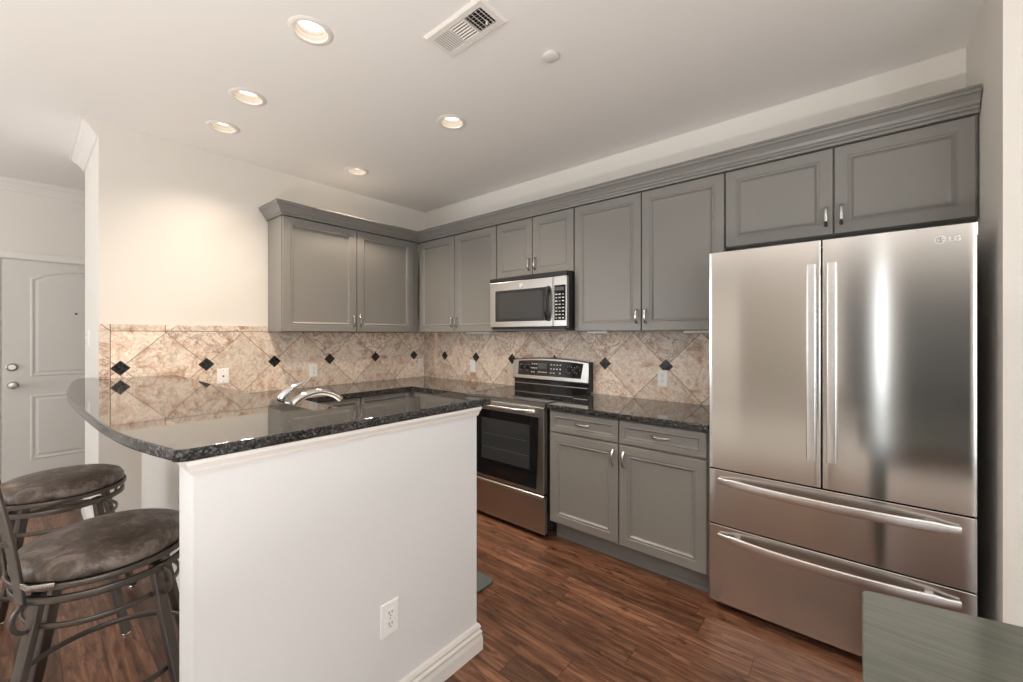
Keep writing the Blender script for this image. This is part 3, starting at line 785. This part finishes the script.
def v_handle(par, xc):
    pts = []; sc = []
    for i in range(17):
        t = i / 16; z = .838 + (1.674 - .838) * t
        pts.append((xc, YF - .058, z)); sc.append(1)
    bm = sweep(BM(), pts, rrect(.034, .014, .005), up=Vector((0, -1, .01)))
    for z in (.862, 1.650): box(bm, xc - .010, xc + .010, YF - .054, YF - .003, z - .014, z + .014)
    return obj('handle', bm, M['steel_hd'], par, True)
v_handle(ld, .4160); v_handle(rd, .4860)
def h_handle(par, z):
    pts = []; sc = []
    for i in range(25):
        t = -1 + 2 * i / 24
        pts.append((W / 2 + .410 * t, YF - .012 - .052 * (1 - abs(t) ** 2.2), z))
        sc.append((1, 1 if abs(t) < .9 else .75))
    bm = sweep(BM(), pts, rrect(.012, .040, .005), scales=sc)
    for e in (-.33, .33): box(bm, W / 2 + e - .012, W / 2 + e + .012, YF - .030, YF - .002, z - .008, z + .008)
    return obj('handle', bm, M['steel_hd'], par, True, label='long bowed stainless drawer handle')
h_handle(d1, .652); h_handle(d2, .378)
for x0 in (.01, W - .09): obj('hinge_cover', bx(x0, x0 + .08, -.60, -.40, 1.763, 1.782), M['fridgeside'], fz, bevel=.005)
obj('hinge_cap', bx(W - .0035, W + .004, -.665, -.60, 1.735, 1.784), M['steel_hd'], fz, bevel=.002)
obj('toe_grille', bx(.02, W - .02, -.60, -.585, .012, .052), M['blackplastic'], fz)
for x in (.06, W - .06): obj('foot', lathe(BM(), [(0, 0), (.022, 0), (.022, .01), (.012, .014), (.012, .04), (0, .04)], (x, -.56, 0), seg=14), M['blackplastic'], fz, True)
# emblem: ring with inner marks and two letters
em = BM(); cx, cz, yy = .808, 1.731, YF - .0024
M['emblem'] = new_mat('silver_emblem', (.85, .85, .84), .25, .6)
bmE = BM(); lathe(bmE, [(0, 0), (.0155, 0), (.0150, .002), (0, .002)], (cx, yy + .001, cz), 'Y', 28)
obj('emblem', bmE, M['emblem'], rd, True, label='round silver emblem')
dk = BM()
box(dk, cx - .0015, cx + .0015, yy - .0022, yy - .0008, cz - .006, cz + .007); box(dk, cx - .0015, cx + .005, yy - .0022, yy - .0008, cz - .0065, cz - .0040)
for k in range(10):
    a0 = R(50 + 26 * k); a1 = R(50 + 26 * (k + 1)); r_ = .0112
    q = [(r_ * cos(a0), r_ * sin(a0)), (r_ * cos(a1), r_ * sin(a1)), ((r_ - .0022) * cos(a1), (r_ - .0022) * sin(a1)), ((r_ - .0022) * cos(a0), (r_ - .0022) * sin(a0))]
    dk.faces.new([dk.verts.new((cx + x, yy - .0022, cz + z)) for x, z in q])
box(dk, cx + .003, cx + .0112, yy - .0022, yy - .0008, cz - .0008, cz + .0014)
box(dk, cx - .0068, cx - .0040, yy - .0022, yy - .0008, cz + .003, cz + .0058)
obj('emblem_marks', dk, M['fridgeside'], rd)
def text_mesh(name, s, size, loc, rot, mat, parent, depth=.0006):
    cu = bpy.data.curves.new(name, 'FONT'); cu.body = s; cu.size = size; cu.extrude = depth; cu.offset = .0004
    o = bpy.data.objects.new(name, cu); COL.objects.link(o)
    dg = bpy.context.evaluated_depsgraph_get(); me = bpy.data.meshes.new_from_object(o.evaluated_get(dg))
    bpy.data.objects.remove(o); me.materials.clear(); me.materials.append(mat)
    q = bpy.data.objects.new(name, me); COL.objects.link(q); q.location = loc; q.rotation_euler = rot; q.parent = parent
    return q
text_mesh('brand_lettering', 'LG', .026, (cx + .022, yy - .0003, cz - .0095), (R(90), 0, 0), M['emblem'], rd)

# ------------------------------------------------------------------ outlets and switch
def outlet(label, loc, rz, kind='duplex', w=.070, h=.115, group='white wall outlets'):
    """local: faces -y"""
    t = thing('wall_outlet', label, 'outlet', loc, rz, group)
    obj('cover_plate', panel(BM(), -w / 2, w / 2, -h / 2, h / 2, [(0, 0), (0, .003), (.004, .006), (.006, .006)]), M['plastic'], t)
    def slot(*a): obj('slot', bx(*a), M['slot'], t)
    def screw(z, r=.0022): obj('screw', lathe(BM(), [(0, 0), (r, 0), (r, .0006), (0, .0006)], (0, -.006, z), 'Y', 10), M['slot'], t)
    if kind == 'duplex':
        for zc in (-.0195, .0195):
            obj('socket', bx(-.017, .017, -.0075, -.006, zc - .014, zc + .014), M['plastic'], t)
            slot(-.0075, -.005, -.0080, -.0074, zc - .001, zc + .008); slot(.005, .0075, -.0080, -.0074, zc - .001, zc + .007)
            slot(-.002, .002, -.0080, -.0074, zc - .010, zc - .006)
        screw(0)
    elif kind == 'rocker':
        obj('rocker', bx(-.017, .017, -.0085, -.006, -.033, .033), M['plastic'], t); screw(-.048); screw(.048)
    elif kind == 'coax':
        obj('port', lathe(BM(), [(0, 0), (.006, 0), (.006, .004), (.003, .004), (0, .002)], (0, -.006, 0), 'Y', 14), M['slot'], t); screw(-.042); screw(.042)
    return t
RZA = R(90)
outlet('white wall plate with a single round port, on the left tiles nearest the foyer', (.010, -1.912, 1.060), RZA, 'coax', w=.078)
outlet('white duplex outlet on the left tiles just above the faucet', (.010, -1.230, 1.058), RZA)
outlet('white plate on the left tiles beside the room corner', (.010, -.061, 1.056), RZA, 'rocker')
outlet('white plate on the back tiles between corner and range', (.777, -.010, 1.064), 0, 'rocker')
outlet('white duplex outlet on the back tiles between range and refrigerator', (2.665, -.010, 1.070), 0)
outlet('white duplex outlet low on the white peninsula end wall', (2.440, -2.057, .368), RZA, group=None, w=.072, h=.118)
t = thing('light_switch', 'white light switch on the narrow end of the left wall', 'switch', (-.565, -L, 1.35), 0)
obj('cover_plate', panel(BM(), -.040, .040, -.058, .058, [(0, 0), (0, .003), (.004, .006)]), M['plastic'], t)
obj('toggle', sweep(BM(), [(0, -.005, 0), (0, -.022, .006)], rrect(.010, .012, .003)), M['plastic'], t)

# ------------------------------------------------------------------ ceiling fittings
def can(loc, label, pw):
    t = thing('recessed_ceiling_light', label, 'ceiling light', (*loc, H), 0, 'recessed ceiling lights')
    obj('trim_ring', lathe(BM(), [(.066, .004), (.0655, -.002), (.069, -.0065), (.076, -.0075), (.090, -.004), (.094, -.0004)], seg=48, cap=False), M['trim'], t, True)
    obj('baffle', lathe(BM(), [(.0655, -.001), (.0640, .010), (.0635, .0105), (.0620, .022), (.0615, .0225), (.057, .036), (.055, .044)], seg=48, cap=False), M['baffle'], t, True)
    obj('lens', lathe(BM(), [(0, .036), (.05, .037), (.0565, .040)], seg=40, cap=False), M['lens'], t, True)
    d = bpy.data.lights.new('lamp_light', 'SPOT'); d.shadow_soft_size = .04; d.spot_size = R(125); d.spot_blend = 1.0; d.energy = pw; d.color = WARM
    l = bpy.data.objects.new('lamp_light', d); COL.objects.link(l); l.parent = t; l.location = (0, 0, .008)
    return t
LAB = ['lit recessed ceiling light, largest and nearest the camera', 'lit recessed ceiling light, middle one of the left row of three',
       'lit recessed ceiling light nearest the left wall and foyer', 'lit recessed ceiling light closest to the kitchen corner', 'lit recessed ceiling light standing alone over the kitchen aisle, below the vent']
for p_, l_ in zip(LIGHTS, LAB): can(p_, l_, 58 if p_[0] > .52 or p_[1] > -1.5 else 34)

vt = thing('ceiling_vent', 'white rectangular louvred air vent in the ceiling', 'vent', (2.37, -1.624, H))
fm = BM(); hx, hy = .182, .088
molding(fm, [(-hx, -hy), (-hx, hy), (hx, hy), (hx, -hy), (-hx, -hy)], [(0, -.0005), (0, -.004), (.010, -.012), (.034, -.012), (.034, -.0005)])
obj('frame', fm, M['trim'], vt)
obj('duct_opening', bx(-hx + .034, hx - .034, -hy + .034, hy - .034, -.0015, -.0005), M['slot'], vt)
for x in (-.052, .044): obj('divider', bx(x - .004, x + .004, -hy + .034, hy - .034, -.011, -.002), M['trim'], vt)
def lou(x0, x1, y0, y1, along, n, tilt):
    bm = BM()
    for i in range(n):
        f = (i + .5) / n
        if along == 'y':
            x = x0 + (x1 - x0) * f; q = [(x + .001, y0, -.007), (x + .001, y1, -.007), (x - .004, y1, -.011), (x - .004, y0, -.011)]
        else:
            y = y0 + (y1 - y0) * f; q = [(x0, y - .002 * tilt, -.007), (x1, y - .002 * tilt, -.007), (x1, y + .003 * tilt, -.011), (x0, y + .003 * tilt, -.011)]
        vs = [bm.verts.new(p_) for p_ in q]; bm.faces.new(vs)
        vs2 = [bm.verts.new((p_[0], p_[1], p_[2] + .0012)) for p_ in q]; bm.faces.new(vs2[::-1])
    return obj('louvres', bm, M['trim'], vt)
yy0, yy1 = -hy + .036, hy - .036
lou(-hx + .036, -.058, yy0, yy1, 'y', 7, 1); lou(-.046, .038, yy0, yy1, 'x', 7, 1.0); lou(.050, hx - .036, yy0, yy1, 'x', 7, -1)
gb = BM()
gb.free()
for x in (.07, .092, .114, .134): obj('damper_bar', bx(x - .001, x + .001, yy0, yy1, -.0115, -.0095), M['trim'], vt)
obj('damper_lever', bx(.112, .120, .018, .022, -.026, -.011), M['trim'], vt)
sk = thing('sprinkler_cover', 'small round white cover plate on the ceiling right of the vent', 'sprinkler cover', (2.565, -1.233, H))
obj('cover', lathe(BM(), [(0, -.016), (.034, -.016), (.040, -.012), (.040, -.0105), (.030, -.009), (.030, -.0005)], seg=36), M['trim'], sk, True)

# ------------------------------------------------------------------ unseen uplighters and props added behind the camera for light and reflections
def fill_torchiere(label, x, y, pw):  # unseen lamp, added to throw more light on the ceiling
    t = thing('fill_floor_lamp', label, 'lamp', (x, y, 0), 0, 'added uplighters out of view')
    obj('base', lathe(BM(), [(0, 0), (.14, 0), (.14, .015), (.04, .035), (0, .04)]), M['bronze'], t, True)
    obj('pole', lathe(BM(), [(.012, .03), (.012, 1.66)]), M['bronze'], t, True)
    obj('bowl', lathe(BM(), [(.0, 1.645), (.03, 1.65), (.11, 1.70), (.165, 1.78), (.160, 1.78), (.105, 1.708), (.03, 1.66), (0, 1.655)], seg=40, cap=False), M['bronze'], t, True)
    obj('bulb', lathe(BM(), [(0, 1.66), (.02, 1.665), (.032, 1.69), (.025, 1.715), (0, 1.725)], seg=20), M['lens'], t, True)
    d = bpy.data.lights.new('lamp_light', 'AREA'); d.shape = 'DISK'; d.size = .28; d.energy = pw; d.color = (1, .97, .93); d.spread = R(170)
    l = bpy.data.objects.new('lamp_light', d); COL.objects.link(l); l.parent = t; l.location = (0, 0, 1.79); l.rotation_euler = (pi, 0, 0)
fill_torchiere('bronze uplighter added out of view to brighten the ceiling', 6.0, -4.3, 40)
def fill_uplight(label, x, y, pw):  # added out of view as upward fill for the kitchen ceiling
    t = thing('fill_uplight', label, 'lamp', (x, y, 0), 0, 'added canister uplights out of view')
    obj('canister', lathe(BM(), [(0, 0), (.085, 0), (.085, .20), (.080, .20), (.078, .165), (0, .165)], seg=32), M['bronze'], t, True)
    obj('bulb', lathe(BM(), [(0, .166), (.035, .167), (.045, .178), (.030, .190), (0, .194)], seg=20), M['lens'], t, True)
    d = bpy.data.lights.new('lamp_light', 'AREA'); d.shape = 'DISK'; d.size = .15; d.energy = pw; d.color = (1.0, .97, .95); d.spread = R(150)
    l = bpy.data.objects.new('lamp_light', d); COL.objects.link(l); l.parent = t; l.location = (0, 0, .202); l.rotation_euler = (pi, 0, 0)
fill_uplight('bronze canister uplight added behind the camera to brighten the ceiling', 3.45, -4.05, 58)
fill_uplight('bronze canister uplight added out of view beyond the stools as fill light', .9, -4.9, 12)
tag(obj('bounce_rug', bx(.9, 6.6, -6.1, -3.75, .0005, .012), M['added_rug']), 'large cream carpet added behind the camera to bounce light upward', 'added_rug')  # pale floor covering added out of view to bounce light up
struct('reflection_door', panel(BM(), .95, 1.90, .01, 2.05, [(0, 0), (0, .03), (.12, .03), (.135, .022), (.14, .022)], RY - .0), M['trim']).rotation_euler = (0, 0, 0)  # white panelled leaf added as a pale reflection for the refrigerator
o_ = bpy.data.objects['reflection_door']; o_.scale = (-1, -1, 1); o_.location = (2.85, 2 * RY + .0, 0)
cu = BM(); pts = []
for i in range(41): pts.append((3.60 + .30 * i / 40, RY + .09 + .025 * sin(i * 1.1)))
prism(cu, pts + [(x, y + .006) for x, y in pts[::-1]], .03, 2.5)
tag(obj('reflection_drape', cu, M['reflection_drape']), 'dark slate drape added behind the camera for the refrigerator to reflect', 'reflection_drape')  # dark folds added out of view to streak the refrigerator reflection
bk = thing('reflection_bookcase', 'tall dark shelving added behind the camera for the refrigerator to reflect', 'reflection_bookcase', (4.32, RY + .01, 0))  # unseen dark shelving, added to darken the reflection in the right door
obj('frame', box(box(box(box(box(BM(), 0, .03, 0, .35, 0, 2.2), .97, 1.0, 0, .35, 0, 2.2), .03, .97, 0, .35, 2.17, 2.2), .03, .97, 0, .35, 0, .08), .03, .97, 0, .02, .08, 2.17), M['reflection_drape'], bk)
for z in (.5, .92, 1.34, 1.76): obj('shelf', bx(.031, .969, .021, .34, z, z + .025), M['reflection_drape'], bk)

# ------------------------------------------------------------------ under-cabinet strips
def strip(label, loc, rz, ln):
    t = thing('under_cabinet_light', label, 'light fixture', loc, rz, 'slim fixtures under the wall cabinets')
    obj('housing', bx(0, ln, -.05, 0, -.014, -.0005), M['plastic'], t, bevel=.003)
    return t
strip('slim white fixture under the corner cabinet, left of the microwave', (.93, -.20, ZB), 0, .30)
strip('slim white fixture under the tall cabinet, nearer the microwave', (2.20, -.20, ZB), 0, .16)
strip('slim white fixture under the tall cabinet, nearer the refrigerator', (2.88, -.20, ZB), 0, .16)

# ------------------------------------------------------------------ mat
mt = arc(2.13, -1.24, .04, 0, 90, 5) + arc(1.36, -1.24, .04, 90, 180, 5) + arc(1.36, -1.55, .04, 180, 270, 5) + arc(2.13, -1.55, .04, 270, 360, 5)
tag(obj('floor_mat', prism(BM(), mt, .0005, .012), M['rubber'], bevel=.004), 'slate grey floor mat peeking out behind the white peninsula end', 'mat')

# ------------------------------------------------------------------ table in the foreground
tb = thing('dining_table', 'grey-green satin table whose corner fills the lower right of the picture', 'table', (0, 0, 0))
top = [(3.722, -2.60), (3.7215, -1.582)] + [(3.728, -1.570), (3.745, -1.565)] + [(3.88, -1.543), (3.985, -1.519), (4.15, -1.490), (4.35, -1.478), (4.60, -1.49), (4.80, -1.52), (4.815, -1.545), (4.82, -2.60)]
obj('table_top', prism(BM(), top[::-1], .715, .75), M['table'], tb, bevel=.004)
ap = BM(); box(ap, 3.80, 4.74, -1.64, -1.62, .62, .7145); box(ap, 3.80, 4.74, -2.54, -2.52, .62, .7145); box(ap, 3.80, 3.82, -2.52, -1.64, .62, .7145); box(ap, 4.72, 4.74, -2.52, -1.64, .62, .7145)
obj('apron', ap, M['table'], tb)
for x, y in ((3.83, -1.66), (4.71, -1.66), (3.83, -2.50), (4.71, -2.50)):
    bm = BM(); sweep(bm, [(x, y, .7145), (x, y, .60), (x, y, 0)], rrect(.06, .06, .008), up=Vector((0, 1, 0)), scales=[1, 1, .62]); obj('leg', bm, M['table'], tb)

# ------------------------------------------------------------------ bar stools
def ring_path(r, z, n=48): return [(r * cos(2 * pi * i / n), r * sin(2 * pi * i / n), z) for i in range(n)]
def make_stool(label, loc, leg_rot, back_dir):
    t = thing('bar_stool', label, 'stool', loc, 0, 'swivel bar stools at the peninsula')
    rs = .212; zs = .665
    obj('seat_cushion', lathe(BM(), [(0, zs), (rs - .006, zs), (rs, zs + .008), (rs + .001, zs + .026), (rs - .010, zs + .043), (rs - .035, zs + .054), (rs - .09, zs + .062), (0, zs + .066)], seg=56), M['leather'], t, True, angle=60)
    obj('seat_ring', sweep(BM(), ring_path(rs + .004, zs - .008), rrect(.010, .018, .003), closed=True), M['bronze'], t, True)
    obj('seat_pan', lathe(BM(), [(0, zs - .012), (rs - .004, zs - .012), (rs - .004, zs - .001), (0, zs - .001)], seg=40), M['gap'], t)
    obj('swivel', lathe(BM(), [(.09, zs - .045), (.09, zs - .013)], seg=28), M['bronze'], t, True)
    obj('frame_ring', sweep(BM(), ring_path(rs - .004, zs - .048), rrect(.012, .022, .003), closed=True), M['bronze'], t, True)
    top = []; leg_o = []
    for k in range(4):
        a = leg_rot + k * pi / 2; c_, s_ = cos(a), sin(a)
        pts = []
        for i in range(9):
            f = i / 8; z = zs - .040 - (zs - .052) * f; r_ = .180 + .150 * f ** 1.15
            pts.append((r_ * c_, r_ * s_, z))
        top.append((a, pts))
        sh = rrect(.032, .022, .004)
        bm = BM(); rings = []
        for p_ in pts:
            u = Vector((-s_, c_, 0)); v = Vector((c_, s_, 0)); rings.append([bm.verts.new(Vector(p_) + u * x + v * y) for x, y in sh])
        for A, B in zip(rings, rings[1:]):
            for j in range(len(sh)): bm.faces.new((A[j], A[(j + 1) % len(sh)], B[(j + 1) % len(sh)], B[j]))
        bm.faces.new(rings[0]); bm.faces.new(rings[-1][::-1])
        lo = obj('leg', bm, M['bronze'], t, True)
        e_ = pts[-1]
        obj('glide', lathe(BM(), [(0, 0), (.013, 0), (.014, .008), (.010, .013), (0, .013)], (e_[0], e_[1], .0), seg=16), M['steel_hd'], lo, True)
        # scroll loop on the outer face near the top of the leg
        cxl = .180 + .040; zl = zs - .095; lp = []
        for i in range(13):
            q = R(100 - 200 * i / 12); lp.append(((cxl - .018 + .040 * cos(q)) * c_, (cxl - .018 + .040 * cos(q)) * s_, zl + .042 * sin(q)))
        obj('scroll', sweep(BM(), lp, rrect(.012, .008, .002), up=Vector((-s_, c_, 0))), M['bronze'], lo, True)
    def leg_at(k, z):
        a, pts = top[k % 4]
        for A, B in zip(pts, pts[1:]):
            if B[2] <= z <= A[2]:
                f = (A[2] - z) / (A[2] - B[2]); return Vector(A).lerp(Vector(B), f)
        return Vector(pts[-1])
    obj('upper_ring', sweep(BM(), ring_path(.186, .53), rrect(.008, .017, .003), closed=True), M['bronze'], t, True)
    obj('footrest_ring', sweep(BM(), ring_path(.232, .29), rrect(.010, .018, .003), closed=True), M['bronze'], t, True)
    # back: two flat posts, curved rails and scrolled splat
    bk = bpy.data.objects.new('backrest', None)
    posts = BM(); P = []
    for sgn in (-1, 1):
        a = back_dir + sgn * R(27); pth = []
        for i in range(12):
            f = i / 11; z = zs - .045 + f * .48; r_ = rs + .014 + .075 * f ** 1.4; aa = a - sgn * R(4) * f
            pth.append((r_ * cos(aa), r_ * sin(aa), z))
        P.append(pth); sweep(posts, pth, rrect(.030, .009, .002), up=Vector((cos(a), sin(a), 0)))
    b_ = obj('backrest', posts, M['bronze'], t, True)
    for zi, hgt in ((11, .05), (6, .016), (4, .016)):
        path = []
        for i in range(13):
            f = i / 12; A = Vector(P[0][zi]); B = Vector(P[1][zi]); p_ = A.lerp(B, f); m2 = Vector((p_.x, p_.y, 0)).normalized()
            p_ = p_ + m2 * .045 * 4 * f * (1 - f) + Vector((0, 0, (.03 if zi == 11 else 0) * 4 * f * (1 - f))); path.append(tuple(p_))
        obj('back_rail', sweep(BM(), path, rrect(.010, hgt, .003)), M['bronze'], b_, True)
    # ties from the posts to the seat ring
    for sgn, pth in zip((-1, 1), P):
        A = Vector(pth[1]) + Vector((0, 0, .012)); a = back_dir + sgn * R(27)
        B = Vector(((rs + .010) * cos(a + sgn * R(22)), (rs + .010) * sin(a + sgn * R(22)), zs + .0))
        md = (A + B) / 2 + Vector((cos(a), sin(a), 0)) * .02
        obj('brace', sweep(BM(), [A, md, B], rrect(.006, .016, .002)), M['knob'], t, True, label='worn bare-metal tie between back post and seat')
    return t
bpy.context.view_layer.update()
make_stool('round brown bar stool nearest the camera, in front of the far one', (1.795, -2.715, 0), R(33), R(277 - 0))
make_stool('round dark brown bar stool farther from the camera, toward the entry door', (.88, -2.78, 0), R(35), R(262))
for o in list(bpy.data.objects):
    if o.name.startswith('backrest') and o.type == 'EMPTY': bpy.data.objects.remove(o)
